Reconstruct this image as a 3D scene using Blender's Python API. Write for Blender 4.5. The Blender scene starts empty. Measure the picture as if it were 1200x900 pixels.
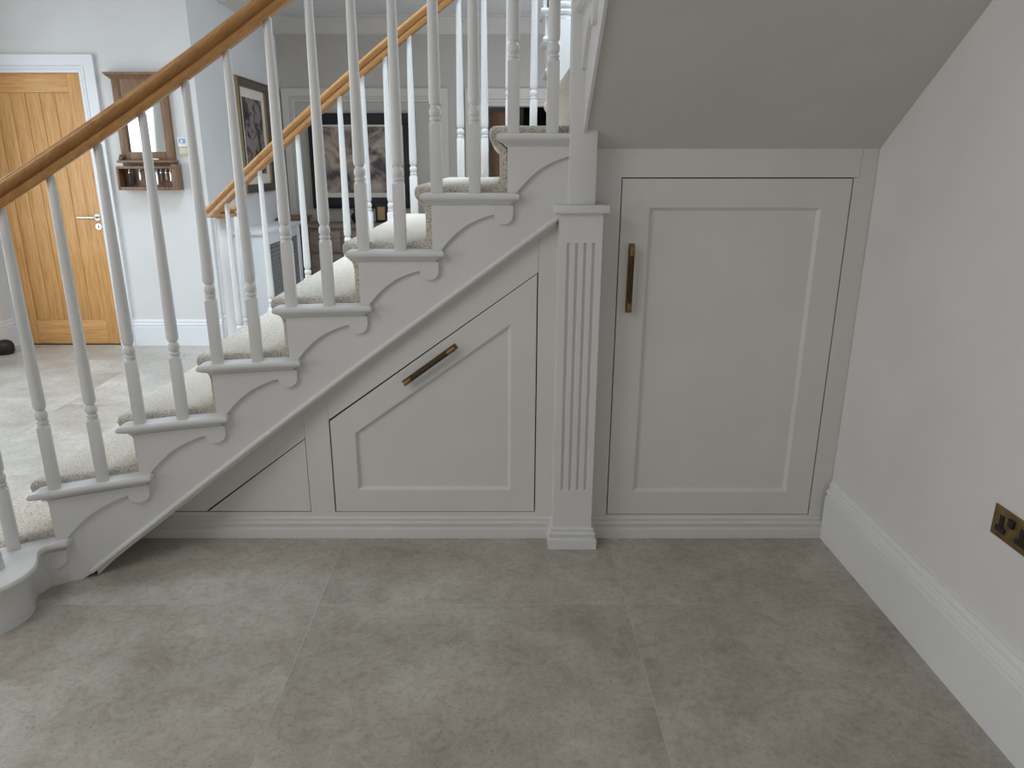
import bpy, bmesh, math, random
from mathutils import Vector, Matrix
random.seed(7)
S = bpy.context.scene
COL = S.collection
R = math.radians

# ------------------------------------------------------------------ camera
cd = bpy.data.cameras.new('camera'); cam = bpy.data.objects.new('camera', cd); COL.objects.link(cam)
cam.location = (0, 0, 1.5); cam.rotation_euler = (R(90 - 16.9), 0, 0)
cd.sensor_width = 36; cd.lens = 848 / 1200 * 36; cd.shift_x = 0.01; cd.clip_start = 0.05
S.camera = cam
# ------------------------------------------------------------------ world, lights, exposure
S.view_settings.view_transform = 'Standard'; S.view_settings.look = 'None'
S.view_settings.exposure = 0.0; S.view_settings.gamma = 1; S.view_settings.use_curve_mapping = False
w = bpy.data.worlds.new('world'); S.world = w; w.use_nodes = True
bg = w.node_tree.nodes['Background']; bg.inputs[0].default_value = (0.98, 0.995, 1, 1); bg.inputs[1].default_value = 0.26

def area(name, loc, target, sx, sy, power, col=(1, 1, 1)):
    l = bpy.data.lights.new(name, 'AREA'); l.shape = 'RECTANGLE'; l.size = sx; l.size_y = sy; l.energy = power; l.color = col
    o = bpy.data.objects.new(name, l); COL.objects.link(o); o.location = loc
    o.rotation_euler = (Vector(target) - Vector(loc)).to_track_quat('-Z', 'Y').to_euler()
    return o
area('hall_window_light', (-4.12, 4.3, 1.55), (0, 4.3, 1.3), 2.3, 1.9, 42, (0.80, 0.90, 1))
area('room_window_light', (-4.12, 0.2, 1.5), (0, 0.9, 0.7), 2.4, 1.7, 33, (1, 0.985, 0.97))
area('front_top_fill', (-1.9, 0.7, 2.97), (-1.7, 0.95, 0), 1.5, 1.5, 30, (0.93, 0.97, 1))  # added fill from above
area('landing_window_light', (1.3, 3.9, 3.2), (-0.6, 4.4, 1.4), 1.3, 1.3, 44, (0.70, 0.85, 1))
area('side_fill_light', (1.3, 6.9, 1.6), (-2.4, 6.9, 1.3), 1.7, 1.8, 26, (0.74, 0.83, 1))  # added lamp against the solid right wall, lifts the far hall
area('stairwell_top_fill', (-1.0, 3.7, 4.9), (-1.3, 4.75, 0), 2.2, 1.2, 46, (0.72, 0.86, 1)).data.spread = R(70)  # added unseen lamp, brightens treads and balusters from overhead

# ------------------------------------------------------------------ materials
MATS = {}
def nt(name):
    m = bpy.data.materials.new(name); m.use_nodes = True
    t = m.node_tree; b = t.nodes['Principled BSDF']; MATS[name] = m
    return m, t, b
def N(t, typ, **kw):
    n = t.nodes.new(typ)
    for k, v in kw.items(): setattr(n, k, v)
    return n
def obj_coords(t, scale=(1, 1, 1), pitch=0):
    c = N(t, 'ShaderNodeTexCoord'); mp = N(t, 'ShaderNodeMapping'); mp.inputs['Scale'].default_value = scale
    src = c.outputs['Object']
    if pitch:
        rt = N(t, 'ShaderNodeMapping'); rt.inputs['Rotation'].default_value = (0, pitch, 0); t.links.new(src, rt.inputs['Vector']); src = rt.outputs['Vector']
    t.links.new(src, mp.inputs['Vector']); return mp.outputs['Vector']
def ramp(t, fac, stops):
    r = N(t, 'ShaderNodeValToRGB'); e = r.color_ramp.elements
    while len(e) < len(stops): e.new(0.5)
    for el, (p, c) in zip(e, stops): el.position = p; el.color = (*c, 1)
    t.links.new(fac, r.inputs['Fac']); return r.outputs['Color']
def noise(t, vec, scale, detail=4, rough=0.55, dist=0):
    n = N(t, 'ShaderNodeTexNoise'); n.inputs['Scale'].default_value = scale; n.inputs['Detail'].default_value = detail
    n.inputs['Roughness'].default_value = rough; n.inputs['Distortion'].default_value = dist
    t.links.new(vec, n.inputs['Vector']); return n.outputs['Fac']
def bump(t, b, h, strength, dist=0.002):
    bn = N(t, 'ShaderNodeBump'); bn.inputs['Strength'].default_value = strength; bn.inputs['Distance'].default_value = dist
    t.links.new(h, bn.inputs['Height']); t.links.new(bn.outputs['Normal'], b.inputs['Normal'])
def paint(name, col, rough=0.4, bs=0.04, sc=220, var=0.03, metal=0):
    m, t, b = nt(name); v = obj_coords(t)
    f = noise(t, v, 3.0, 3)
    c = ramp(t, f, [(0.3, tuple(x * (1 - var) for x in col)), (0.7, tuple(min(1, x * (1 + var)) for x in col))])
    t.links.new(c, b.inputs['Base Color']); b.inputs['Roughness'].default_value = rough; b.inputs['Metallic'].default_value = metal
    if bs: bump(t, b, noise(t, v, sc, 2), bs)
    return m
paint('white_gloss', (0.755, 0.75, 0.74), 0.32, 0.02, 60)
paint('white_trim', (0.86, 0.87, 0.875), 0.38, 0.02, 60)
paint('cabinet_paint', (0.735, 0.72, 0.69), 0.42, 0.03, 160)
paint('wall_paint', (0.80, 0.795, 0.78), 0.85, 0.08, 300)
paint('hall_paint', (0.78, 0.77, 0.745), 0.85, 0.06, 300)
paint('rear_trim', (0.68, 0.64, 0.58), 0.6, 0.03)
paint('rear_paint', (0.55, 0.51, 0.455), 0.85, 0.06, 300)
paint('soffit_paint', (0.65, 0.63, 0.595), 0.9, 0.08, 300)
paint('ceiling_paint', (0.74, 0.72, 0.69), 0.9, 0.05, 300)
paint('gap_shade', (0.03, 0.028, 0.025), 0.9, 0)  # near-black colour stands in for shade seen through the door gaps
paint('black_plastic', (0.012, 0.012, 0.013), 0.5, 0)
paint('steel', (0.62, 0.62, 0.63), 0.28, 0, metal=1)
paint('grout', (0.56, 0.525, 0.475), 0.9, 0.2, 200)
paint('mat_board', (0.84, 0.78, 0.66), 0.8, 0.03)
paint('dark_frame', (0.10, 0.085, 0.075), 0.45, 0.05, 80)
paint('black_frame', (0.012, 0.012, 0.016), 0.4, 0)
paint('gilt', (0.42, 0.29, 0.14), 0.4, 0, metal=0.5)
paint('grille_mesh', (0.30, 0.29, 0.28), 0.7, 0.1, 200)
paint('screen_black', (0.004, 0.004, 0.006), 0.25, 0)
paint('yellowed_plastic', (0.70, 0.66, 0.45), 0.5, 0)
paint('blue_screen', (0.35, 0.45, 0.62), 0.3, 0)
paint('copper', (0.45, 0.22, 0.09), 0.45, 0, metal=0.5)

def brass():
    m, t, b = nt('aged_brass'); v = obj_coords(t)
    c = ramp(t, noise(t, v, 40, 4), [(0.3, (0.20, 0.13, 0.055)), (0.7, (0.36, 0.245, 0.11))])
    t.links.new(c, b.inputs['Base Color']); b.inputs['Metallic'].default_value = 0.85; b.inputs['Roughness'].default_value = 0.42
brass()
def knurl():
    m, t, b = nt('knurled_bronze'); v = obj_coords(t)
    b.inputs['Base Color'].default_value = (0.085, 0.06, 0.035, 1); b.inputs['Metallic'].default_value = 0.8; b.inputs['Roughness'].default_value = 0.5
    ch = N(t, 'ShaderNodeTexChecker'); ch.inputs['Scale'].default_value = 700; t.links.new(v, ch.inputs['Vector']); bump(t, b, ch.outputs['Fac'], 0.5, 0.001)
knurl()
def wood(name, axis, c0, c1, c2, rough=0.4, sc=1.0, gap=18, pitch=0):
    m, t, b = nt(name)
    s = [gap * sc] * 3; s[axis] = 1.3 * sc
    v = obj_coords(t, s, pitch)
    f = noise(t, v, 3.0, 6, 0.6, 0.6)
    c = ramp(t, f, [(0.28, c0), (0.5, c1), (0.75, c2)])
    s2 = [130 * sc] * 3; s2[axis] = 4 * sc
    f2 = noise(t, obj_coords(t, s2, pitch), 2.0, 3)
    mx = N(t, 'ShaderNodeMix', data_type='RGBA', blend_type='MULTIPLY'); mx.inputs[0].default_value = 0.35
    t.links.new(c, mx.inputs[6]); t.links.new(ramp(t, f2, [(0.35, (0.62, 0.55, 0.48)), (0.6, (1, 1, 1))]), mx.inputs[7])
    t.links.new(mx.outputs[2], b.inputs['Base Color']); b.inputs['Roughness'].default_value = rough
    bump(t, b, f2, 0.08)
wood('oak_door_v', 2, (0.60, 0.29, 0.09), (0.76, 0.405, 0.14), (0.86, 0.51, 0.21))
wood('oak_door_h', 0, (0.60, 0.29, 0.09), (0.76, 0.405, 0.14), (0.86, 0.51, 0.21))
wood('oak_rail', 0, (0.38, 0.18, 0.06), (0.50, 0.26, 0.09), (0.59, 0.325, 0.125), 0.30, pitch=math.atan(.733))
wood('walnut', 2, (0.14, 0.072, 0.036), (0.24, 0.13, 0.066), (0.33, 0.19, 0.10), 0.45)
wood('washed_wood', 0, (0.20, 0.145, 0.11), (0.30, 0.23, 0.18), (0.38, 0.30, 0.245), 0.7)
wood('brown_door', 2, (0.12, 0.06, 0.03), (0.20, 0.10, 0.05), (0.26, 0.14, 0.07), 0.5)

def tile():
    m, t, b = nt('stone_tile'); v = obj_coords(t)
    oi = N(t, 'ShaderNodeObjectInfo')
    ad = N(t, 'ShaderNodeVectorMath', operation='ADD'); mu = N(t, 'ShaderNodeVectorMath', operation='SCALE'); mu.inputs['Scale'].default_value = 37
    cx = N(t, 'ShaderNodeCombineXYZ'); t.links.new(oi.outputs['Random'], cx.inputs[0]); t.links.new(oi.outputs['Random'], cx.inputs[1])
    t.links.new(cx.outputs[0], mu.inputs[0]); t.links.new(v, ad.inputs[0]); t.links.new(mu.outputs[0], ad.inputs[1]); v = ad.outputs[0]
    f1 = noise(t, v, 2.6, 6, 0.62, 0.3)
    c1 = ramp(t, f1, [(0.30, (0.38, 0.35, 0.31)), (0.5, (0.475, 0.445, 0.40)), (0.70, (0.57, 0.54, 0.495))])
    f2 = noise(t, v, 46, 6, 0.75)
    f4 = noise(t, v, 1.1, 3, 0.5, 0.5)
    f5 = noise(t, v, 120, 2, 0.5)
    c2 = ramp(t, f2, [(0.36, (0.74, 0.72, 0.68)), (0.52, (1, 1, 1)), (0.72, (1.0, 1.0, 1.0))])
    mx = N(t, 'ShaderNodeMix', data_type='RGBA', blend_type='MULTIPLY'); mx.inputs[0].default_value = 0.65
    t.links.new(c1, mx.inputs[6]); t.links.new(c2, mx.inputs[7])
    f3 = noise(t, v, 11, 6, 0.75, 1.2)
    mx2 = N(t, 'ShaderNodeMix', data_type='RGBA', blend_type='MULTIPLY'); mx2.inputs[0].default_value = 0.7
    t.links.new(mx.outputs[2], mx2.inputs[6]); t.links.new(ramp(t, f3, [(0.38, (0.78, 0.745, 0.69)), (0.58, (1, 1, 1))]), mx2.inputs[7])
    mx3 = N(t, 'ShaderNodeMix', data_type='RGBA', blend_type='MULTIPLY'); mx3.inputs[0].default_value = 1
    t.links.new(mx2.outputs[2], mx3.inputs[6]); t.links.new(ramp(t, f4, [(0.35, (0.90, 0.89, 0.87)), (0.65, (1.08, 1.08, 1.08))]), mx3.inputs[7])
    mx4 = N(t, 'ShaderNodeMix', data_type='RGBA', blend_type='MULTIPLY'); mx4.inputs[0].default_value = 1
    t.links.new(mx3.outputs[2], mx4.inputs[6]); t.links.new(ramp(t, f5, [(0.27, (0.55, 0.53, 0.50)), (0.36, (1, 1, 1))]), mx4.inputs[7])
    t.links.new(mx4.outputs[2], b.inputs['Base Color'])
    b.inputs['Roughness'].default_value = 0.42; bump(t, b, f2, 0.04)
tile()
def carpet():
    m, t, b = nt('carpet_wool'); v = obj_coords(t)
    f = noise(t, v, 420, 3, 0.7); f2 = noise(t, v, 230, 3, 0.6)
    c = ramp(t, f2, [(0.33, (0.22, 0.165, 0.11)), (0.45, (0.66, 0.585, 0.48)), (0.6, (0.83, 0.775, 0.675))])
    t.links.new(c, b.inputs['Base Color']); b.inputs['Roughness'].default_value = 1.0
    b.inputs['Sheen Weight'].default_value = 0.3
    bump(t, b, f, 0.8, 0.005)
carpet()
def painting(name, stops, scale, seed, axes='xz'):
    m, t, b = nt(name); v = obj_coords(t)
    mp = N(t, 'ShaderNodeMapping'); mp.inputs['Location'].default_value = (seed, seed * 1.7, seed * 0.3); t.links.new(v, mp.inputs[0])
    f = noise(t, mp.outputs[0], scale, 6, 0.62, 0.9)
    t.links.new(ramp(t, f, stops), b.inputs['Base Color']); b.inputs['Roughness'].default_value = 0.35
painting('abstract_brown', [(0.30, (0.03, 0.03, 0.04)), (0.42, (0.09, 0.08, 0.085)), (0.5, (0.33, 0.25, 0.20)), (0.6, (0.55, 0.46, 0.38)), (0.75, (0.30, 0.10, 0.06))], 3.2, 2.0)
painting('abstract_floral', [(0.3, (0.015, 0.015, 0.02)), (0.45, (0.06, 0.05, 0.045)), (0.54, (0.28, 0.22, 0.20)), (0.60, (0.34, 0.28, 0.25)), (0.72, (0.36, 0.07, 0.10))], 6.0, 9.0)
def glass_mirror():
    m, t, b = nt('mirror_glass'); b.inputs['Base Color'].default_value = (0.85, 0.90, 0.88, 1); b.inputs['Metallic'].default_value = 1; b.inputs['Roughness'].default_value = 0.04
glass_mirror()

# ------------------------------------------------------------------ mesh builder
class MB:
    def __init__(s): s.v = []; s.f = []
    def add(s, vs, fs):
        k = len(s.v); s.v += [tuple(p) for p in vs]; s.f += [tuple(i + k for i in f) for f in fs]; return s
    def box(s, x0, x1, y0, y1, z0, z1, bev=0.0):
        bm = bmesh.new(); bmesh.ops.create_cube(bm, size=1)
        for p in bm.verts: p.co = Vector((x0 + (p.co.x + .5) * (x1 - x0), y0 + (p.co.y + .5) * (y1 - y0), z0 + (p.co.z + .5) * (z1 - z0)))
        if bev: bmesh.ops.bevel(bm, geom=bm.edges[:], offset=bev, segments=2, affect='EDGES', profile=0.5)
        bm.verts.index_update(); s.add([p.co for p in bm.verts], [[q.index for q in f.verts] for f in bm.faces]); bm.free(); return s
    def rings(s, rs, closed=True, cap0=True, cap1=True):
        n = len(rs[0]); vs = [p for r in rs for p in r]; fs = []
        for i in range(len(rs) - 1):
            for j in range(n if closed else n - 1):
                k = (j + 1) % n; fs.append((i * n + j, i * n + k, (i + 1) * n + k, (i + 1) * n + j))
        if cap0 and closed: fs.append(tuple(range(n))[::-1])
        if cap1 and closed: fs.append(tuple((len(rs) - 1) * n + j for j in range(n)))
        return s.add(vs, fs)
    def lathe(s, prof, cx=0, cy=0, cz=0, seg=16):
        return s.rings([[(cx + r * math.cos(2 * math.pi * j / seg), cy + r * math.sin(2 * math.pi * j / seg), cz + z) for j in range(seg)] for r, z in prof])
    def cyl(s, a, b, r, seg=12, r2=None):
        a = Vector(a); b = Vector(b); d = (b - a).normalized(); u = d.orthogonal().normalized(); w_ = d.cross(u); r2 = r if r2 is None else r2
        return s.rings([[c + (u * math.cos(2 * math.pi * j / seg) + w_ * math.sin(2 * math.pi * j / seg)) * rr for j in range(seg)] for c, rr in ((a, r), (b, r2))])
    def sweep(s, path, prof, up=(0, 0, 1), caps=True):
        """closed 2D profile (side, up) along a 3D path"""
        path = [Vector(p) for p in path]; rs = []
        for i, p in enumerate(path):
            a = path[max(i - 1, 0)]; b = path[min(i + 1, len(path) - 1)]; tt = (b - a).normalized()
            sd = tt.cross(Vector(up)).normalized(); u = sd.cross(tt).normalized()
            rs.append([p + sd * q[0] + u * q[1] for q in prof])
        return s.rings(rs, True, caps, caps)
    def prism(s, poly, fn, d0, d1):
        """poly of (a,b); fn(a,b,d)->xyz"""
        n = len(poly)
        return s.add([fn(a, b, d0) for a, b in poly] + [fn(a, b, d1) for a, b in poly],
                     [tuple(range(n))[::-1], tuple(range(n, 2 * n))] + [(i, (i + 1) % n, n + (i + 1) % n, n + i) for i in range(n)])
    def build(s, name, mat, parent=None, smooth=35, loc=None):
        me = bpy.data.meshes.new(name)
        off = Vector(parent['_o'] if parent is not None else (loc or (0, 0, 0)))
        me.from_pydata([Vector(p) - off for p in s.v], [], s.f)
        bm = bmesh.new(); bm.from_mesh(me); bmesh.ops.recalc_face_normals(bm, faces=bm.faces); bm.to_mesh(me); bm.free()
        me.materials.append(MATS[mat])
        if smooth: me.polygons.foreach_set('use_smooth', [True] * len(me.polygons)); me.set_sharp_from_angle(angle=R(smooth))
        me.update()
        o = bpy.data.objects.new(name, me); COL.objects.link(o)
        if parent is not None: o.parent = parent; o['_o'] = list(off)
        else: o.location = off; o['_o'] = list(off)
        return o
def tag(o, label, cat, group=None):
    o['label'] = label; o['category'] = cat
    if group: o['group'] = group
    return o
def thing(name, label, cat, loc, group=None):
    o = bpy.data.objects.new(name, None); COL.objects.link(o); o.location = loc; o['_o'] = list(loc); o.empty_display_size = 0.1
    return tag(o, label, cat, group)
def struct(o, label=None):
    o['kind'] = 'structure'
    if label: o['label'] = label
    return o
def offset_poly(poly, d):
    """inward offset of a CCW polygon"""
    n = len(poly); out = []
    for i in range(n):
        p0 = Vector(poly[i - 1]); p1 = Vector(poly[i]); p2 = Vector(poly[(i + 1) % n])
        e1 = (p1 - p0).normalized(); e2 = (p2 - p1).normalized()
        n1 = Vector((-e1.y, e1.x)); n2 = Vector((-e2.y, e2.x)); b = n1 + n2
        out.append(tuple(p1 + b * (d / max(0.35, b.dot(b) / 2)) if b.length > 1e-6 else p1 + n1 * d))
    return out
def stack(mb, poly, levels):
    mb.rings([[(x, y, z) for x, y in offset_poly(poly, d)] for d, z in levels]); return mb

# ------------------------------------------------------------------ shell of the house
XW = 1.36; YC = 2.735; YD = 6.1; YB = 8.4; XS = -2.4; ZC = 2.98; XL = -4.2
fl = struct(MB().box(XL - 0.3, XW + 0.2, -2.6, 12, -0.12, -0.0007).build('floor', 'grout'), 'large format grey stone tiled floor')
tx = [0.443 - 1.097 * k for k in range(-1, 6)][::-1]
ty = [2.239 - 1.12 * 4 + 1.12 * k for k in range(0, 13)]
tm = None
for i in range(len(tx) - 1):
    for j in range(len(ty) - 1):
        x0 = max(tx[i], XL - 0.2); x1 = min(tx[i + 1], XW)
        g = 0.0013
        MB().box(x0 + g, x1 - g, ty[j] + g, ty[j + 1] - g, -0.012, 0, 0.0006).build('floor_tile', 'stone_tile', fl, 0)

struct(MB().box(XW, XW + 0.12, -2.6, 12, 0, 5.0).build('wall_right', 'wall_paint'), 'plain pale grey painted wall on the right')
mb = MB()                       # wall_left with two window openings
wins = [(3.15, 5.45), (-1.0, 1.4)]
ys = [-2.6, -1.0, 1.4, 3.15, 5.45, YD]
for a, b in zip(ys[:-1], ys[1:]):
    if (a, b) in [(-1.0, 1.4), (3.15, 5.45)]: mb.box(XL - 0.15, XL, a, b, 0, 0.6); mb.box(XL - 0.15, XL, a, b, 2.5, 3.2)
    else: mb.box(XL - 0.15, XL, a, b, 0, 3.2)
struct(mb.build('wall_left', 'hall_paint'), 'pale left wall of the hall')
for k, (a, b) in enumerate(wins):
    wn = MB().box(XL - 0.12, XL - 0.06, a, b, 0.6, 0.66).box(XL - 0.12, XL - 0.06, a, b, 2.44, 2.5).box(XL - 0.12, XL - 0.06, a, a + .06, .66, 2.44).box(XL - 0.12, XL - 0.06, b - .06, b, .66, 2.44).box(XL - 0.12, XL - 0.06, (a + b) / 2 - .03, (a + b) / 2 + .03, .66, 2.44)
    struct(wn.build('window_%d' % (k + 1), 'white_trim'), 'white framed window')
# wall holding the oak door (opening left for the door)
DX0, DX1, DZ = -4.12, -3.29, 2.18
struct(MB().box(XL, DX0 - .02, YD, YD + .14, 0, 3.2).box(DX1 + .02, XS, YD, YD + .14, 0, 3.2).box(DX0 - .02, DX1 + .02, YD, YD + .14, DZ + .02, 3.2).build('wall_hall', 'hall_paint'), 'pale hall wall with the oak door')
struct(MB().box(XS - .14, XS, YD + .14, YB, 0, 3.2).build('wall_side', 'hall_paint'), 'shaded side wall of the hall with a framed picture')
OX0, OX1, OZ = -0.15, 0.80, 2.10   # opening in the rear wall
struct(MB().box(XS - .14, OX0, YB, YB + .14, 0, 3.2).box(OX1, XW, YB, YB + .14, 0, 3.2).box(OX0, OX1, YB, YB + .14, OZ, 3.2).build('wall_back', 'rear_paint'), 'beige rear wall of the hall')
struct(MB().box(-2.5, XW, 11.0, 11.12, 0, 3.2).build('wall_far_room', 'rear_paint'), 'wall of the room beyond the opening')
struct(MB().box(XS - .14, XW, YD + .02, 11.1, ZC, ZC + .1).build('ceiling', 'ceiling_paint'), 'hall ceiling')
struct(MB().box(XL - .15, 0.2, -2.6, 2.62, 3.0, 3.1).build('ceiling_front', 'ceiling_paint'), 'ceiling over the front room')

def moulding(pts, path, name, mat, label=None, up=(0, 0, 1)):
    return struct(MB().sweep(path, pts, up).build(name, mat, None, 18), label)
# cornices
cor = [(0, 0), (0, -.165), (.012, -.165), (.015, -.14), (.03, -.125), (.05, -.09), (.085, -.055), (.10, -.04), (.105, -.02), (.13, -.015), (.13, 0)]
moulding([(-a, b) for a, b in cor], [(XS, YB, ZC), (XW, YB, ZC)][::-1], 'trim_1', 'rear_trim', 'plaster cornice along the rear wall')
moulding([(-a, b) for a, b in cor], [(XS, YD + .15, ZC), (XS, YB, ZC)][::-1], 'trim_2', 'rear_trim', 'plaster cornice along the side wall')
# skirting boards
def skirt(h, t):
    return [(0, 0), (t, 0), (t, h * .735), (t * .72, h * .745), (t * .72, h * .775), (t * .92, h * .79), (t * .95, h * .815), (t * .88, h * .84), (t * .55, h * .855), (t * .5, h * .90), (t * .62, h * .915), (t * .62, h * .94), (t * .4, h * .955), (t * .3, h), (0, h)]
moulding([(-a, b) for a, b in skirt(.262, .026)], [(XW, -2.6, 0), (XW, 2.72, 0)], 'baseboard_right', 'white_trim', 'tall white moulded skirting board on the right wall')
moulding([(-a, b) for a, b in skirt(.225, .02)], [(XS, YD, 0), (DX1 + .13, YD, 0)], 'baseboard_hall', 'white_trim', 'white skirting below the mirror')
moulding([(a, b) for a, b in skirt(.24, .022)], [(XL, -2.6, 0), (XL, YD, 0)], 'baseboard_left', 'white_trim', 'white skirting on the left wall')
moulding([(a, b) for a, b in skirt(.225, .02)], [(XS, YD + .14, 0), (XS, YB, 0)], 'baseboard_side', 'white_trim', 'white skirting on the side wall')
# architraves
def frame_path(name, x0, x1, z1, y, wdt, mat, label, z0=0, sides='lr', legs=True):
    mb = MB(); t = .03
    for k, (a, b, d) in enumerate(((0, wdt * .60, t), (wdt * .60, wdt * .66, t * .55), (wdt * .66, wdt * .78, t * .85), (wdt * .78, wdt * .83, t * .4), (wdt * .83, wdt, t * .6))):
        # a..b measured inwards from the outer edge
        if 'l' in sides: mb.box(x0 + a, x0 + b, y - d, y, z0, z1 - a, .0)
        if 'r' in sides: mb.box(x1 - b, x1 - a, y - d, y, z0, z1 - a, .0)
        mb.box(x0 + (b if 'l' in sides else a), x1 - b, y - d, y, z1 - b, z1 - a, .0)
    return struct(mb.build(name, mat), label)
frame_path('trim_3', DX0 - .08, DX1 + .13, 2.31, YD, .13, 'white_trim', 'white architrave around the oak door', sides='r')
frame_path('trim_4', -2.38, -.585, 2.28, YB, .13, 'rear_trim', 'wide painted architrave panel behind the large picture')
frame_path('trim_5', -.395, 1.03, 2.28, YB, .175, 'rear_trim', 'painted architrave around the far opening')

# ------------------------------------------------------------------ oak door
door = struct(MB().box(DX0, DX1, YD + .03, YD + .062, .008, DZ, 0).build('door_1', 'oak_door_v'), 'golden oak boarded door')
mb = MB().box(DX1 - .12, DX1 - .002, YD + .018, YD + .07, .008, DZ, .002); mb.build('door_stile', 'oak_door_v', door)
MB().box(DX0, DX0 + .12, YD + .018, YD + .07, .008, DZ, .002).build('door_stile', 'oak_door_v', door)
MB().box(DX0 + .12, DX1 - .12, YD + .018, YD + .07, DZ - .14, DZ, .002).build('door_rail', 'oak_door_h', door)
MB().box(DX0 + .12, DX1 - .12, YD + .018, YD + .07, .008, .215, .002).build('door_rail', 'oak_door_h', door)
npl = 5; pw = (DX1 - DX0 - .24) / npl
for k in range(npl):
    MB().box(DX0 + .12 + k * pw + .001, DX0 + .12 + (k + 1) * pw - .001, YD + .024, YD + .05, .215, DZ - .14, .0045).build('plank', 'oak_door_v', door)
lv = MB().cyl((-3.335, YD + .018, 1.08), (-3.335, YD + .008, 1.08), .026, 20).cyl((-3.335, YD + .008, 1.08), (-3.335, YD - .04, 1.08), .009).cyl((-3.335, YD - .038, 1.08), (-3.475, YD - .038, 1.08), .0095)
lv.build('door_handle', 'steel', door)
es = MB().cyl((-3.335, YD + .018, 1.005), (-3.335, YD + .008, 1.005), .026, 20).build('keyhole_plate', 'steel', door)
MB().box(-3.339, -3.331, YD + .006, YD + .009, .995, 1.016).build('keyhole', 'black_plastic', es)
struct(MB().box(DX1, DX1 + .03, YD - .001, YD + .13, 0, DZ + .03).box(DX0 - .03, DX0, YD, YD + .13, 0, DZ + .03).box(DX0, DX1, YD - .001, YD + .13, DZ + .003, DZ + .03).build('trim_6', 'white_trim'), 'white lining of the oak door')
struct(MB().box(DX0, DX1, YD + .01, YD + .07, 0, .007).build('trim_gap_shade', 'black_plastic'), 'black strip standing in for the shade under the oak door')  # shade below the door painted as a black strip

# ------------------------------------------------------------------ stair geometry
RI, GO = 0.203, 0.275
tz = lambda n: RI * n - .02
xr = lambda n: .02 - GO * (8 - n)
yN = lambda x: 2.66 - .215 * min(0, x + .4) ** 2
yF = lambda x: 4.38 + .215 * min(0, x + .4) ** 2
near = lambda s, o, z: (s, yN(s) + o, z)
far = lambda s, o, z: (s, yF(s) - o, z)
XU = .24
up_near = lambda s, o, z: (XU + o, 2.66 - s, z)
up_far = lambda s, o, z: (XU + o, 4.38 + s, z)

def string_mesh(f, segs, zb, o0, o1):
    mb = MB()
    for s0, s1, ztop in segs:
        K = max(2, int((s1 - s0) / .045)); rs = []
        for i in range(K + 1):
            s = s0 + (s1 - s0) * i / K; b = max(0.0, zb(s))
            if b > ztop: b = ztop
            rs.append([f(s, o0, b), f(s, o1, b), f(s, o1, ztop), f(s, o0, ztop)])
        mb.rings(rs)
    return mb
def bracket_mesh(f, s0, zt, smax=9, smin=-1, thick=.015, face=.030):
    """scalloped tread-end bracket, s0 = riser line, zt = tread top"""
    arc = [(.033, -.203), (.048, -.184), (.064, -.167), (.085, -.146), (.107, -.128), (.133, -.111), (.16, -.098), (.19, -.086), (.214, -.079), (.227, -.077)]
    pts = [(0, -RI)] + arc
    for k in range(1, 13):
        a = math.pi - math.pi * k / 12; pts.append((.2615 + .0345 * math.cos(a), -.077 - .034 * math.sin(a)))
    pts = [(min(a, smax), b) for a, b in pts if a >= smin]
    rs = [[f(s0 + a, face, zt - .044), f(s0 + a, face, zt + b), f(s0 + a, face + thick, zt + b), f(s0 + a, face + thick, zt - .044)] for a, b in pts]
    return MB().rings(rs)
NOSE = [(.014, -.003 + .003), (.005, -.002), (.001, -.008), (0, -.013), (.001, -.019), (.005, -.024), (.011, -.026), (.013, -.029), (.02, -.032), (.028, -.038), (.033, -.045)]
def tread_poly(n):
    a, b = xr(n) - .04, xr(n) + GO + .043
    if n == 8: b = .30
    K = 10
    lo = [(a + (b - a) * i / K, yN(a + (b - a) * i / K)) for i in range(K + 1)]
    hi = [(a + (b - a) * i / K, yF(a + (b - a) * i / K)) for i in range(K + 1)]
    return lo + hi[::-1]

# --- lower flight
st = thing('staircase', 'wide carpeted lower flight with white treads flaring out towards the tiled floor', 'staircase', (-.8, 3.5, 0))
for n in range(2, 9):
    t = stack(MB(), tread_poly(n), [(d, tz(n) + z) for d, z in NOSE]).build('tread', 'white_gloss', st)
    bracket_mesh(near, xr(n), tz(n), .24 if n == 8 else 9).build('bracket', 'white_gloss', t, 12)
    bracket_mesh(far, xr(n), tz(n), .24 if n == 8 else 9).build('bracket', 'white_gloss', t, 12)
# bottom step with rounded ends
cx1, R1 = -1.7645, .168
def dstep():
    p = []
    b = xr(2) + .043
    for k in range(0, 25):
        a = math.pi + (math.pi + R(38)) * k / 24
        p.append((cx1 + R1 * math.cos(a), 2.157 + R1 * math.sin(a)))
    for x in (-1.648, -1.656, -1.652): pass
    p += [(-1.643, 2.283), (-1.648, 2.300), (-1.640, yN(-1.640) - .003), (-1.62, yN(-1.62)), (b, yN(b))]
    return p + [(x, 7.04 - y) for x, y in p[::-1]]
d1 = dstep()
t1 = stack(MB(), d1, [(d, tz(1) + z) for d, z in NOSE]).build('tread', 'white_gloss', st)
stack(MB(), d1, [(.036, 0), (.036, tz(1) - .04)]).build('curved_riser', 'white_gloss', t1)
bracket_mesh(near, xr(1), tz(1), 9, .21).build('bracket', 'white_gloss', t1, 12)
zb = lambda x: 1.151 + .733 * x
segs = [(xr(n), xr(n + 1), tz(n) - .03) for n in range(1, 8)] + [(xr(8), .26, tz(8) - .03)]
segs[0] = (-1.66, xr(2), tz(1) - .03)
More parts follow.
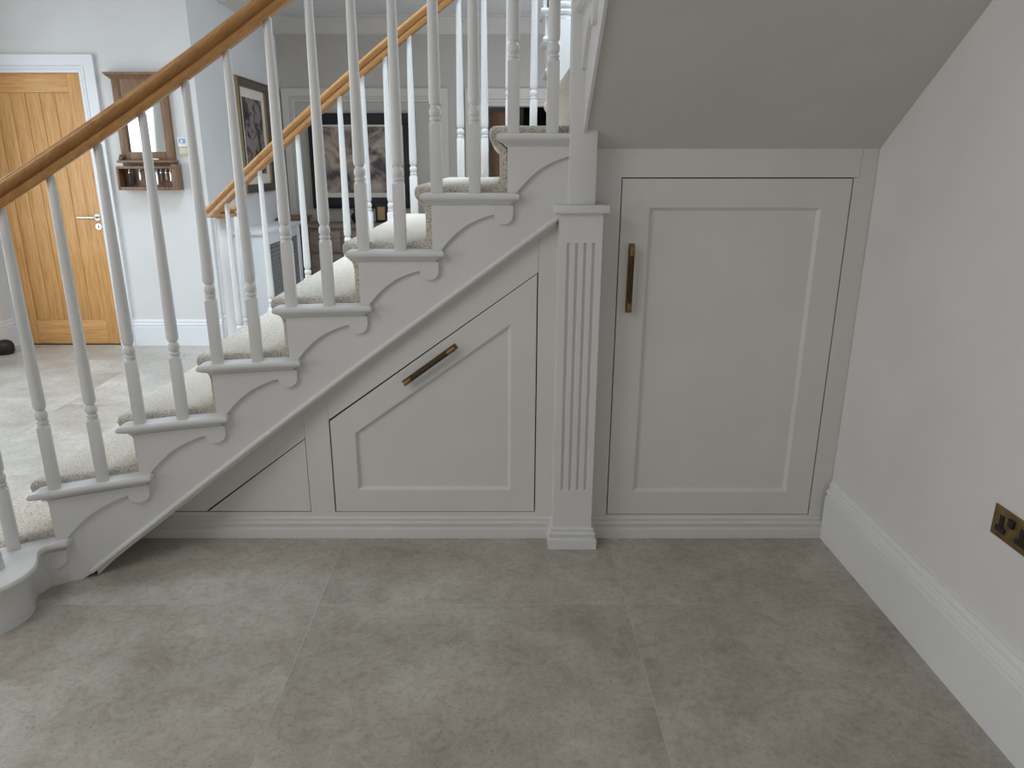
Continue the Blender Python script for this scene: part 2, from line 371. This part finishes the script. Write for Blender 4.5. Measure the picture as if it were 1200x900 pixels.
for f in (near, far):
    sg = string_mesh(f, segs, zb, .044, .075).build('string', 'white_gloss', st)
    xs = [-1.555 + (1.79) * i / 48 for i in range(49)]
    bead = [(.010 * math.cos(2 * math.pi * k / 10), .010 * math.sin(2 * math.pi * k / 10)) for k in range(10)]
    MB().sweep([f(x, .042, zb(x) + .012) for x in xs], bead).build('bead_moulding', 'white_gloss', sg)
rs = []
for i in range(31):
    x = -1.54 + 1.74 * i / 30
    rs.append([near(x, .05, zb(x) - .012 if i else .0), far(x, .05, zb(x) - .012 if i else .0), far(x, .05, zb(x) + .02), near(x, .05, zb(x) + .02)])
MB().rings(rs).build('underside_board', 'cabinet_paint', st)
# landing slab and riser wall
MB().box(.30, XW - .001, 2.70, 4.34, 1.60, tz(9) - .0).build('landing', 'white_gloss', st)
# carpet
TK = .028
def carpet_mesh(f0, f1, steps, last):
    """steps: (s_riser, z_top) list, last = end of last tread; f0/f1: (s,o,z)->edge points"""
    out, inn = [], []
    z_prev = steps[0][1] - RI
    for k, (s, z) in enumerate(steps):
        e = steps[k + 1][0] if k + 1 < len(steps) else last
        lo = z_prev + (TK if k else .002)
        m = [((s - TK, lo), (s, lo - (TK if k else 0))), ((s - TK, z - .075), (s, z - .075)), ((s - TK - .006, z - .052), (s - .004, z - .05)), ((s - .052, z - .034), (s - .028, z - .03)),
             ((s - .064, z - .016), (s - .04, z - .014)), ((s - .067, z + .002), (s - .041, z - .008)), ((s - .062, z + .017), (s - .036, z)), ((s - .05, z + .026), (s - .03, z)), ((s - .03, z + TK), (s - .02, z)),
             ((s + .06, z + TK), (s + .06, z)), ((e - .10, z + TK), (e - .10, z)), ((e - TK - .012, z + TK + .001), (e - .02, z)), ((e - TK - .003, z + TK + .004), (e - .004, z))]
        for a, b in m: out.append(a); inn.append(b)
        z_prev = z
    rows = []
    prof = [(0, .02), (.0, .45), (.003, .75), (.009, .93), (.018, 1.0)]
    M = 14
    cols = [(0, d, q) for d, q in prof] + [(1, i / M, 1) for i in range(1, M)] + [(2, d, q) for d, q in prof[::-1]]
    for (a, b) in zip(out, inn):
        row = []
        for kind, d, q in cols:
            s = b[0] + (a[0] - b[0]) * q; z = b[1] + (a[1] - b[1]) * q
            if kind == 0: row.append(f0(s, .072 + d, z))
            elif kind == 2: row.append(f1(s, .072 + d, z))
            else:
                p0 = Vector(f0(s, .09, z)); p1 = Vector(f1(s, .09, z)); row.append(tuple(p0.lerp(p1, d)))
        rows.append(row)
    mb = MB(); n = len(cols)
    return mb.rings(rows, False)
carpet_mesh(near, far, [(xr(n), tz(n)) for n in range(1, 9)] + [(.30, tz(9))], 1.355).build('stair_carpet', 'carpet_wool', st)

# --- upper flights
def upper(f, label, ysoff):
    u = thing('upper_staircase', label, 'staircase', f(.4, .5, 1.9))
    usegs = [(-.02, GO, tz(10) - .03)] + [(GO * k, GO * (k + 1), tz(10 + k) - .03) for k in range(1, 5)]
    zu = lambda s: 1.590 + .752 * (s + .01)
    sg = string_mesh(f, usegs, zu, .044, .054).build('string', 'white_gloss', u)
    for k in range(5):
        s0 = GO * k; pl = [(-.04 + s0, 0), (s0 + GO + .043, 0), (s0 + GO + .043, 1.1), (-.04 + s0, 1.1)]
        pl = [f(a, b, 0)[:2] for a, b in pl]
        if f is up_near: pl = pl[::-1] if False else pl
        ar = sum(pl[i][0] * pl[(i + 1) % 4][1] - pl[(i + 1) % 4][0] * pl[i][1] for i in range(4))
        if ar < 0: pl = pl[::-1]
        t = stack(MB(), pl, [(d, tz(10 + k) + z) for d, z in NOSE]).build('tread', 'white_gloss', u)
        bracket_mesh(f, s0, tz(10 + k)).build('bracket', 'white_gloss', t, 12)
    carpet_mesh(f, lambda s, o, z: f(s, 1.115 - (o - .072), z), [(GO * k, tz(10 + k)) for k in range(5)], GO * 5).build('stair_carpet', 'carpet_wool', u)
    zs = lambda s: 1.553 + .752 * (s + .075)
    rs = []
    for s in (-.075, 1.38):
        rs.append([f(s, .0545, zs(s)), f(s, XW - XU - .0005, zs(s)), f(s, XW - XU - .0005, zs(s) + .06), f(s, .0545, zs(s) + .06)])
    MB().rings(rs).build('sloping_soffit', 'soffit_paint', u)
    return u
upper(up_near, 'upper flight above the tall cupboard with a plain sloping plaster soffit', 0)
upper(up_far, 'upper flight climbing away behind the far newel post', 0)

# ------------------------------------------------------------------ newel posts
cxp = .285
npst = thing('newel_post', 'white square newel post with a fluted lower box between the cupboards', 'newel post', (cxp, 2.71, 0))
mb = MB(); yf = 2.642; x0, x1 = .208, .362; z0, z1 = .085, 1.333; fz0, fz1 = .25, 1.228
mb.box(x0 + .002, x1 - .002, yf + .013, 2.778, z0 + .001, z1 - .001)
fx = [.2415 + .0305 * k for k in range(4)]; hw = .0078
mb.add([(x0, yf, z0), (x1, yf, z0), (x1, yf, fz0), (x0, yf, fz0)], [(0, 1, 2, 3)])
mb.add([(x0, yf, fz1), (x1, yf, fz1), (x1, yf, z1), (x0, yf, z1)], [(0, 1, 2, 3)])
eds = [x0] + [e for q in fx for e in (q - hw, q + hw)] + [x1]
for a, b in zip(eds[0::2], eds[1::2]): mb.add([(a, yf, fz0), (b, yf, fz0), (b, yf, fz1), (a, yf, fz1)], [(0, 1, 2, 3)])
for q in fx:
    rows = []
    for z in [fz0 + .012 * (1 - math.cos(k * math.pi / 12)) for k in range(7)] + [fz1 - .012 * (1 - math.cos((6 - k) * math.pi / 12)) for k in range(7)]:
        dz = min(z - fz0, fz1 - z); dep = .0105 * math.sqrt(max(0, 1 - (1 - min(1, dz / .012)) ** 2))
        rows.append([(q - hw * math.cos(math.pi * j / 8), yf + dep * math.sin(math.pi * j / 8), z) for j in range(9)])
    mb.rings(rows, False)
mb.add([(x0, yf, z0), (x0, 2.78, z0), (x0, 2.78, z1), (x0, yf, z1)], [(0, 1, 2, 3)])
mb.add([(x1, yf, z0), (x1, 2.78, z0), (x1, 2.78, z1), (x1, yf, z1)], [(0, 1, 2, 3)])
mb.build('fluted_box', 'white_gloss', npst, 30)
MB().box(.188, .382, 2.622, 2.78, 1.333, 1.361, .003).build('cap', 'white_gloss', npst)
MB().box(.238, .334, 2.655, 2.752, 1.361, 3.1, .003).build('shaft', 'white_gloss', npst)
PL = [(.021, 0), (.021, .038), (.0205, .041), (.017, .043), (.0115, .0435), (.0115, .047), (.0125, .051), (.0155, .060), (.0165, .066), (.0155, .069), (.0125, .071), (.007, .0715), (.007, .075), (.009, .080), (.0095, .084), (.008, .0875), (.004, .090), (0, .0905)]
def plinth(x0, x1, y0, yb):
    return MB().rings([[(x0 - p, y0 - p, z), (x1 + p, y0 - p, z), (x1 + p, yb, z), (x0 - p, yb, z)] for p, z in PL])
plinth(.208, .362, 2.642, 2.78).build('plinth', 'white_gloss', npst, 25)

fn = thing('newel_post', 'turned white newel post at the far corner of the landing', 'newel post', (.335, 4.34, tz(9)))
MB().box(.285, .385, 4.29, 4.39, 1.60, 2.25, .004).build('square_block', 'white_gloss', fn)
MB().lathe([(.05, 2.25), (.048, 2.262), (.04, 2.27), (.05, 2.276), (.052, 2.288), (.046, 2.296), (.04, 2.302), (.05, 2.312), (.05, 2.325), (.04, 2.335), (.048, 2.36), (.046, 3.0)], .335, 4.34, 0, 24).build('turned_shaft', 'white_gloss', fn)

# ------------------------------------------------------------------ balusters and handrails
rail_top = lambda x: 2.622 + .733 * x
RP = [(-.024, -.068), (.024, -.068), (.026, -.060), (.026, -.046), (.016, -.041), (.018, -.036), (.029, -.030), (.033, -.020), (.0335, -.012), (.030, -.004), (.022, .0), (.0, .002),
      (-.022, .0), (-.030, -.004), (-.0335, -.012), (-.033, -.020), (-.029, -.030), (-.018, -.036), (-.016, -.041), (-.026, -.046), (-.026, -.060)]
def baluster_mesh(h):
    sq = .0205; zt = .238
    mb = MB().box(-sq, sq, -sq, sq, 0, zt - .004, .0012)
    L = h - zt
    prof = [(.0205, zt - .006), (.0195, zt + .003), (.0160, zt + .006), (.0198, zt + .009), (.0202, zt + .013), (.0192, zt + .017), (.0150, zt + .020), (.0188, zt + .024), (.0205, zt + .031), (.0207, zt + .038), (.0200, zt + .045), (.0170, zt + .050), (.0148, zt + .054), (.0152, zt + .058), (.0192, zt + .062), (.0208, zt + .070), (.0213, zt + .085)]
    for k in range(1, 7):
        q = k / 6; prof.append((.0213 - .0075 * q, zt + .085 + (L - .085 - .012) * q))
    prof.append((.010, h))
    return mb.lathe(prof, seg=16)
def banister(f, label, side, far_side=False):
    root = thing('banister', label, 'banister', f(-.8, .05, tz(5)))
    proto = {}
    off = .041
    for n in range(1, 9):
        for k, dx in enumerate((.021, .158)):
            x = xr(n) + dx
            if n == 1 and k == 0: continue
            h = rail_top(x) - .075 - tz(n)
            key = k if n > 1 else 2
            p = Vector(f(x, off, tz(n)))
            ang = math.atan2(f(x + .01, 0, 0)[1] - f(x - .01, 0, 0)[1], .02)
            if key not in proto:
                o = baluster_mesh(h).build('baluster', 'white_gloss', None, 30); proto[key] = o
            else:
                o = proto[key].copy(); COL.objects.link(o)
            o.parent = root; o.location = p - Vector(root['_o']); o.rotation_euler = (0, 0, ang)
    # handrail: straight pitch, easing to level, then a volute
    sgn = -1 if side == 'near' else 1
    if side == 'near': vc = Vector((-1.745, 2.165)); ze = 1.29
    else: vc = Vector((-1.89, 5.0)); ze = 1.228
    xs = [.24 - (.24 + 2.0) * i / 64 for i in range(65)]
    path = [Vector(f(x, off, rail_top(x))) for x in xs]
    path = [p for p in path if p.z > ze + .004]
    e = path[-1]; d = (path[-1] - path[-2]).normalized()
    # spiral around vc starting from e
    v0 = Vector((e.x, e.y)) - vc; r0 = v0.length; a0 = math.atan2(v0.y, v0.x)
    turn = -sgn * -1
    tot = 1.55 * 2 * math.pi
    for k in range(1, 61):
        q = k / 60; a = a0 - sgn * tot * q if side == 'near' else a0 + tot * q
        if side == 'near': a = a0 + tot * q
        else: a = a0 - tot * q
        a = a0 + (tot * q if side != 'near' else -tot * q) * -1
        r = max(.028, .105 + (r0 - .105) * max(0, 1 - q * 5) ** 2 - .08 * q)
        z = ze + (e.z - ze) * max(0, 1 - q * 6)
        path.append(Vector((vc.x + r * math.cos(a), vc.y + r * math.sin(a), z)))
    MB().sweep(path, RP).build('handrail', 'oak_rail', root, 40)
    np_ = [(.05, 0), (.05, .02), (.045, .03), (.05, .04), (.045, .06), (.046, .3), (.040, ze - .075 - tz(1))]
    MB().lathe([(r, z + tz(1)) for r, z in np_], vc.x, vc.y, 0, 24).build('newel_column', 'white_gloss', root, 40)
    if side != 'near':
        for ax, ay in ((-.07, .08), (-.11, -.03), (.10, -.02)):
            h = ze - .066 - tz(1)
            o = baluster_mesh(h).build('baluster', 'white_gloss', None, 30); o.parent = root
            o.location = Vector((vc.x + ax, vc.y + ay, tz(1))) - Vector(root['_o'])
    return root
banister(near, 'near banister of white turned balusters under an oak handrail', 'near')
banister(far, 'far banister across the flight ending in an oak volute', 'far')

# ------------------------------------------------------------------ cupboards under the stairs
pf = lambda a, b, d: (a, YC + d, b)
def poly_door(root, poly, stile, name='door'):
    """framed door with recessed panel: poly CCW in (x,z)"""
    q = offset_poly(poly, stile); q2 = offset_poly(poly, stile + .012); n = len(poly)
    mb = MB(); e = offset_poly(poly, .0015)
    r0 = [pf(a, b, .022) for a, b in poly]; r1 = [pf(a, b, .0015) for a, b in poly]; r2 = [pf(a, b, 0) for a, b in e]; r3 = [pf(a, b, 0) for a, b in q]; r4 = [pf(a, b, .004) for a, b in offset_poly(poly, stile + .003)]; r5 = [pf(a, b, .0135) for a, b in q2]
    mb.rings([r0, r1, r2, r3, r4, r5], True, True, False)
    d = mb.build(name, 'cabinet_paint', root, 20)
    MB().prism(offset_poly(poly, stile + .0115), pf, .0135, .02).build('recessed_panel', 'cabinet_paint', d)
    return d
def bar_handle(door, a, b):
    """a,b (x,z) ends of the backplate"""
    A = Vector((a[0], 0, a[1])); B = Vector((b[0], 0, b[1])); d = (B - A).normalized(); nrm = Vector((d.z, 0, -d.x)); y = Vector((0, 1, 0))
    L = (B - A).length
    def bx(mb, s0, s1, w0, w1, y0, y1):
        mb.add([A + d * s + nrm * w_ + y * yy for s in (s0, s1) for w_ in (w0, w1) for yy in (y0, y1)], [(0, 1, 3, 2), (4, 6, 7, 5), (0, 4, 5, 1), (2, 3, 7, 6), (0, 2, 6, 4), (1, 5, 7, 3)]); return mb
    bx(MB(), 0, L, -.011, .011, YC - .0025, YC).build('handle_plate', 'aged_brass', door)
    o = Vector((0, YC - .028, 0))
    mb = MB().cyl(A + d * .04 + o, A + d * (L - .04) + o, .0085, 14); mb.build('handle_grip', 'knurled_bronze', door)
    for s, e in ((.008, .025), (L - .042, L - .025)):
        MB().cyl(A + d * s + o, A + d * (s + .034) + o, .0093, 14).cyl(A + d * e + y * YC, A + d * e + o, .0055, 10).build('handle_mount', 'aged_brass', door)
G = .004
# tall cupboard right of the post
tc = thing('tall_cupboard', 'tall painted cupboard with one panelled door right of the fluted newel post', 'cupboard', (.86, YC, 0))
X0, X1, Z0, Z1 = .440, 1.278, .100, 1.450
def board(root, poly, name='frame_board', mat='cabinet_paint', d0=0, d1=.022):
    return MB().prism(poly, pf, d0, d1).build(name, mat, root, 20)
XR = 1.300
board(tc, [(.33, 0), (X0 - G, 0), (X0 - G, Z1 + G), (.33, Z1 + G)])
board(tc, [(.33, Z1 + G), (XR, Z1 + G), (XR, 1.553), (.33, 1.553)])
board(tc, [(X1 + G, 0), (1.3585, 0), (1.3585, 1.553), (XR + .0012, 1.553), (XR + .0012, Z1 + G - .0015), (X1 + G, Z1 + G - .0015)])
board(tc, [(X0 - G, 0), (X1 + G, 0), (X1 + G, Z0 - .0025), (X0 - G, Z0 - .0025)])
MB().box(.37, 1.35, YC + .023, YC + .06, .02, 1.54).build('gap_backing', 'gap_shade', tc)  # near-black sheet behind the boards, shade of the gaps in its colour
dr = poly_door(tc, [(X0, Z0), (X1, Z0), (X1, Z1), (X0, Z1)], .103)
bar_handle(dr, (.4835, .955), (.4845, 1.217))
# low cupboard under the flight
lc = thing('low_cupboard', 'painted cupboard with a slanted pull-out door under the lower flight', 'cupboard', (-.4, YC, 0))
D = [(-.690, .113), (.134, .113), (.134, 1.103), (-.690, .512)]
sl = (1.103 - .512) / .824
zt_ = lambda x: .512 + sl * (x + .690)
zs_ = lambda x: zb(x) + .03      # hidden behind the string
g = .0045
board(lc, [(.134 + g, 0), (.24, 0), (.24, zs_(.24)), (.134 + g, zs_(.134))], 'frame_board')
board(lc, [(-.690 - g, zt_(-.69) + g * 1.4), (.134 + g - .001, zt_(.134) + g * 1.4 ), (.134 + g - .001, zs_(.134)), (-.690 - g, zs_(-.69))], 'frame_board')
TX = -.797
board(lc, [(TX + g * .6, .111), (-.690 - g - .001, .111), (-.690 - g - .001, zs_(-.69)), (TX + g * .6, zs_(TX))], 'frame_board')
T = [(-1.221, .115), (TX, .115), (TX, .435)]
ts = (.435 - .115) / (TX + 1.221)
board(lc, [(-1.221 - .012, .115), (TX + .0018, .115 + ts * (TX + 1.221) + .0055), (TX + .0018, zs_(TX)), (-1.53, .03), (-1.40, .115)], 'frame_board')
board(lc, [(-1.53, 0), (.134 + g, 0), (.134 + g, .1105), (-1.53, .1105)], 'frame_board')
MB().prism(T, pf, .0005, .02).build('triangular_panel', 'cabinet_paint', lc)
MB().prism([(-1.30, .05), (.2, .05), (.2, 1.195), (-1.30, .13)], pf, .024, .06).build('gap_backing', 'gap_shade', lc)  # same painted shade behind the slanted door, closes its gaps
dl = poly_door(lc, D, .098)
bar_handle(dl, (-.388, .672), (-.176, .826))
# plinth mouldings
def base_mould(name, x0, x1, label):
    mb = MB().rings([[(x, YC - p, z) for p, z in PL] + [(x, YC, 0)] for x in (x0, x1)])
    return struct(mb.build(name, 'cabinet_paint', None, 25), label)
base_mould('baseboard_tall_cupboard', .362, 1.336, 'stepped plinth moulding below the tall cupboard')
base_mould('baseboard_low_cupboard', -1.60, .208, 'stepped plinth moulding below the low cupboard')

# ------------------------------------------------------------------ socket on the right wall
so = thing('wall_socket', 'antique brass double plug socket low on the right wall', 'socket', (XW, 1.73, .568))
MB().box(XW - .005, XW, 1.652, 1.804, .524, .612, .0015).build('socket_plate', 'aged_brass', so)
for yc in (1.768, 1.688):
    MB().box(XW - .0075, XW - .004, yc - .007, yc + .007, .556, .590).build('pin_slot', 'black_plastic', so)
    MB().box(XW - .0075, XW - .004, yc - .019, yc + .019, .543, .557).build('pin_slot', 'black_plastic', so)
for yc in (1.735, 1.722):
    if yc > 1.73: MB().box(XW - .011, XW - .004, 1.719, 1.741, .573, .597, .002).build('rocker_switch', 'black_plastic', so)

# ------------------------------------------------------------------ hall furnishing
y = YD
mr = thing('mirror_shelf', 'dark walnut hall mirror with a key box on the pale wall', 'mirror', (-2.83, YD, 1.3))
outer = [(-3.04, 1.52), (-2.615, 1.52), (-2.615, 2.14), (-3.04, 2.14)]
hf = lambda a, b, d: (a, YD - d, b)
# frame with arched opening
gx0, gx1, gz0, gz1 = -2.975, -2.68, 1.594, 1.985
MB().box(-3.04, gx0, YD - .035, YD, 1.52, 2.14, .003).build('frame_side', 'walnut', mr)
MB().box(gx1, -2.615, YD - .035, YD, 1.52, 2.14, .003).build('frame_side', 'walnut', mr)
MB().box(gx0, gx1, YD - .035, YD, 1.52, gz0, .002).build('frame_bottom', 'walnut', mr)
arch = [(gx0, 2.14), (gx0, 1.96)]
for k in range(7):
    a = math.pi - math.pi / 2 * k / 6; arch.append((gx0 + .055 + .035 * math.cos(a) , 1.965 + .035 * math.sin(a)))
mid = (gx0 + gx1) / 2
for k in range(1, 8): arch.append((gx0 + .055 + (gx1 - gx0 - .11) * k / 8, 2.0 + .028 * math.sin(math.pi * k / 8)))
for k in range(7):
    a = math.pi / 2 - math.pi / 2 * k / 6; arch.append((gx1 - .055 + .035 * math.cos(a), 1.965 + .035 * math.sin(a)))
arch += [(gx1, 1.96), (gx1, 2.14)]
MB().prism(arch[::-1], hf, 0, .033).build('frame_top', 'walnut', mr)
MB().box(gx0 - .01, gx1 + .01, YD - .012, YD - .006, gz0 - .01, 2.04).build('mirror_pane', 'mirror_glass', mr)
MB().rings([[(-3.045 - p, YD - .04 - p, z), (-2.61 + p, YD - .04 - p, z), (-2.61 + p, YD, z), (-3.045 - p, YD, z)] for p, z in ((0, 2.135), (.012, 2.15), (.03, 2.165), (.035, 2.18))]).build('crown', 'walnut', mr, 20)
MB().box(-3.055, -2.6, YD - .10, YD, 1.51, 1.53, .004).build('shelf', 'walnut', mr)
kb = MB().box(-3.065, -3.045, YD - .11, YD, 1.30, 1.475, .002).box(-2.625, -2.585, YD - .11, YD, 1.30, 1.50, .002).box(-3.045, -2.625, YD - .11, YD, 1.30, 1.325, .002).box(-3.06, -2.60, YD - .112, YD, 1.465, 1.485, .002).box(-3.045, -2.625, YD - .015, YD, 1.325, 1.465)
kb.build('key_box', 'walnut', mr)
MB().box(-3.045, -2.605, YD - .02, YD, 1.47, 1.515).build('back_board', 'walnut', mr)
for k, x in enumerate((-2.985, -2.90, -2.845, -2.80, -2.765, -2.73, -2.69, -2.655)):
    key = thing('key_bunch', ['bunch of keys with a dark fob hung at the left of the key box', 'small keys on the second hook of the key box', 'dark key on the third hook of the key box', 'silver keys on the fourth hook of the key box', 'silver key on the middle hook of the key box', 'two keys on the sixth hook of the key box', 'bronze key on the seventh hook of the key box', 'single key at the right end of the key box'][k], 'keys', (x, YD - .05, 1.45), 'keys in the hall key box')
    m_ = ['black_plastic', 'steel', 'black_plastic', 'black_plastic', 'steel', 'dark_frame', 'copper', 'steel'][k]
    L = [.10, .06, .08, .085, .10, .07, .06, .07][k]
    MB().cyl((x, YD - .015, 1.455), (x, YD - .06, 1.455), .004, 8).lathe([(.002, 1.448), (.011, 1.444), (.013, 1.436), (.011, 1.428), (.003, 1.425)], x, YD - .055, 0, 10).build('key_ring', 'steel', key)
    w_ = .016 if k == 0 else .009
    MB().box(x - w_, x + w_, YD - .062, YD - .05, 1.435 - L, 1.43, .004).build('key_blade', m_, key)
pen = MB().cyl((-2.83, YD - .07, 1.537), (-2.74, YD - .075, 1.537), .007, 10).cyl((-2.74, YD - .075, 1.537), (-2.725, YD - .076, 1.537), .007, 10, .002)
tag(pen.build('pen', 'white_trim', None, 35, (-2.78, YD - .07, 1.53)), 'pale pen lying on the shelf under the mirror', 'pen')
orn = MB().lathe([(.012, 0), (.02, .008), (.016, .02), (.009, .03), (.011, .04), (.0, .046)], -3.035, YD - .06, 1.53, 12)
tag(orn.build('ornament', 'walnut', None, 35, (-3.035, YD - .06, 1.53)), 'tiny dark ornament at the left end of the mirror shelf', 'ornament')
th = thing('thermostat', 'small white thermostat beside the hall mirror', 'thermostat', (-2.55, YD, 1.6))
MB().box(-2.585, -2.51, YD - .022, YD, 1.63, 1.705, .004).build('housing', 'white_trim', th)
MB().box(-2.575, -2.52, YD - .024, YD - .02, 1.66, 1.695).build('display', 'blue_screen', th)
MB().cyl((-2.548, YD - .022, 1.672), (-2.548, YD - .03, 1.672), .010, 14).build('dial', 'white_trim', th)
MB().box(-2.58, -2.515, YD - .018, YD, 1.575, 1.628, .003).build('lower_box', 'yellowed_plastic', th)

def wall_frame_yz(root, x, y0, y1, z0, z1, bw, mats):
    # picture on a wall facing +x
    fm, mm, pm = mats
    def ring(a, b, d0, d1, mat, nm):
        mb = MB()
        mb.box(x, x + d1, y0 + a, y1 - a, z1 - b, z1 - a, .002); mb.box(x, x + d1, y0 + a, y1 - a, z0 + a, z0 + b, .002)
        mb.box(x, x + d1, y0 + a, y0 + b, z0 + b, z1 - b, .002); mb.box(x, x + d1, y1 - b, y1 - a, z0 + b, z1 - b, .002)
        return mb.build(nm, mat, root)
    ring(0, .009, 0, .05, 'gilt', 'frame_edge'); ring(.009, bw, 0, .042, fm, 'frame'); ring(bw, bw + .006, 0, .035, 'gilt', 'frame_slip')
    MB().box(x, x + .015, y0 + bw, y1 - bw, z0 + bw, z1 - bw).build('mount_board', mm, root)
    MB().box(x + .012, x + .018, y0 + bw + .10, y1 - bw - .10, z0 + bw + .10, z1 - bw - .09).build('picture', pm, root)
wf = thing('framed_picture', 'framed dark floral picture with a cream mount on the side wall', 'picture', (XS, 7.37, 1.23))
wall_frame_yz(wf, XS, 6.93, 7.83, 1.235, 2.26, .075, ('dark_frame', 'mat_board', 'abstract_floral'))
bp = thing('framed_picture', 'large black framed brown abstract picture above the sideboard', 'picture', (-1.54, YB, 1.02))
mb = MB(); a0, a1, b0, b1, bw = -2.115, -.962, 1.025, 2.03, .118
mb.box(a0, a1, YB - .045, YB - .001, b1 - bw, b1, .003).box(a0, a1, YB - .045, YB - .001, b0, b0 + bw, .003).box(a0, a0 + bw, YB - .045, YB - .001, b0 + bw, b1 - bw, .003).box(a1 - bw, a1, YB - .045, YB - .001, b0 + bw, b1 - bw, .003)
mb.build('frame', 'black_frame', bp)
MB().box(a0 + bw, a1 - bw, YB - .03, YB - .01, b0 + bw, b1 - bw).build('mount_board', 'mat_board', bp)
MB().box(a0 + bw + .02, a1 - bw - .02, YB - .034, YB - .028, b0 + bw + .05, b1 - bw - .02).build('picture', 'abstract_brown', bp)

rc = thing('radiator_cover', 'white radiator cover with a grey mesh grille against the side wall', 'radiator cover', (-2.25, 7.0, 0))
MB().box(XS + .002, -2.095, 6.48, 7.72, .90, .935, .005).build('top', 'white_trim', rc)
MB().box(XS + .002, -2.11, 6.50, 6.53, 0, .90, .002).build('end_panel', 'white_trim', rc)
MB().box(XS + .002, -2.11, 7.67, 7.70, 0, .90, .002).build('end_panel', 'white_trim', rc)
fr = MB().box(-2.13, -2.11, 6.53, 6.60, 0, .90, .002).box(-2.13, -2.11, 7.60, 7.67, 0, .90, .002).box(-2.13, -2.11, 6.60, 7.60, .80, .90, .002).box(-2.13, -2.11, 6.60, 7.60, 0, .12, .002)
fr.build('front_frame', 'white_trim', rc)
gm = MB()
for k in range(26): gm.box(-2.122, -2.117, 6.60 + k * .0392, 6.612 + k * .0392, .12, .80)
for k in range(18): gm.box(-2.125, -2.12, 6.60, 7.60, .125 + k * .038, .137 + k * .038)
gg = gm.build('grille', 'grille_mesh', rc, 0); gg['kind'] = 'stuff'
MB().box(-2.36, -2.16, 6.60, 7.60, .15, .70).build('radiator', 'grille_mesh', rc)

dk = thing('corner_cabinet', 'dark wooden cabinet in the hall corner beside the sideboard', 'cabinet', (-2.25, 8.1, 0))
MB().box(XS + .03, -2.165, 7.84, 8.36, 0, .93, .004).build('body', 'walnut', dk)
MB().box(XS + .015, -2.14, 7.82, 8.38, .93, .955, .004).build('top', 'walnut', dk)
MB().box(XS + .05, -2.185, 7.832, 7.842, .06, .88, .003).build('door', 'black_frame', dk)

sb = thing('sideboard', 'weathered pale wood sideboard with rows of drawers below the large picture', 'sideboard', (-1.4, 8.1, 0))
MB().box(-2.10, -.62, 7.90, 8.36, .04, .845, .004).build('body', 'washed_wood', sb)
MB().box(-2.13, -.59, 7.87, 8.375, .845, .88, .005).build('top', 'washed_wood', sb)
for a in (-2.06, -.70):
    for b in (7.93, 8.29): MB().box(a, a + .05, b, b + .05, 0, .05).build('foot', 'washed_wood', sb)
for i in range(4):
    for j in range(3):
        xa = -2.06 + i * .355; za = .09 + j * .25
        d_ = MB().box(xa, xa + .325, 7.882, 7.905, za, za + .225, .006).build('drawer', 'washed_wood', sb)
        MB().lathe([(.004, 0), (.006, .006), (.012, .012), (.012, .018), (.006, .022)], 0, 0, 0, 10)
        MB().cyl((xa + .16, 7.882, za + .112), (xa + .16, 7.858, za + .112), .012, 12).build('knob', 'black_frame', d_)
bw_ = MB().lathe([(.02, 0), (.03, .004), (.05, .03), (.06, .07), (.045, .10), (.02, .115), (.03, .14), (.012, .165)], -1.60, 8.15, .88, 16)
tag(bw_.build('ornament', 'black_frame', None, 35, (-1.60, 8.15, .88)), 'rounded black ornament standing on the sideboard', 'ornament')
ph = thing('photo_frame', 'small dark and gold photo frame standing on the sideboard', 'picture frame', (-1.33, 8.2, .88))
MB().box(-1.395, -1.265, 8.19, 8.21, .88, 1.08, .003).build('frame', 'black_frame', ph)
MB().box(-1.37, -1.29, 8.186, 8.192, .91, 1.05).build('picture', 'gilt', ph)
cl = MB().box(-2.02, -1.96, 8.1, 8.14, .88, .965, .006)
tag(cl.build('small_clock', 'dark_frame', None, 35, (-1.99, 8.12, .88)), 'small dark upright ornament at the left end of the sideboard', 'ornament')

# far room: ajar door and dark screen
struct(MB().box(-.12, .10, YB + .2, YB + .24, .01, 2.06, .002).build('door_2', 'brown_door'), 'brown door standing ajar in the far opening')
tv = thing('television', 'black television screen in the room beyond the far opening', 'television', (.6, 10.9, 1.5))
MB().box(.31, 1.3, 10.93, 10.99, 1.62, 2.30, .004).build('casing', 'black_plastic', tv)
MB().box(.325, 1.285, 10.925, 10.932, 1.635, 2.285).build('screen', 'screen_black', tv)
bg_ = MB().rings([[(-4.10 + r * math.cos(a) * .9, 5.80 + r * math.sin(a), z) for a in [2 * math.pi * j / 14 for j in range(14)]] for r, z in ((.06, 0), (.075, .02), (.075, .07), (.06, .10), (.03, .115))])
tag(bg_.build('shoe', 'black_plastic', None, 50, (-4.10, 5.80, 0)), 'black shoe on the floor left of the oak door', 'shoe')
for o in bpy.data.objects:
    if '_o' in o.keys(): del o['_o']
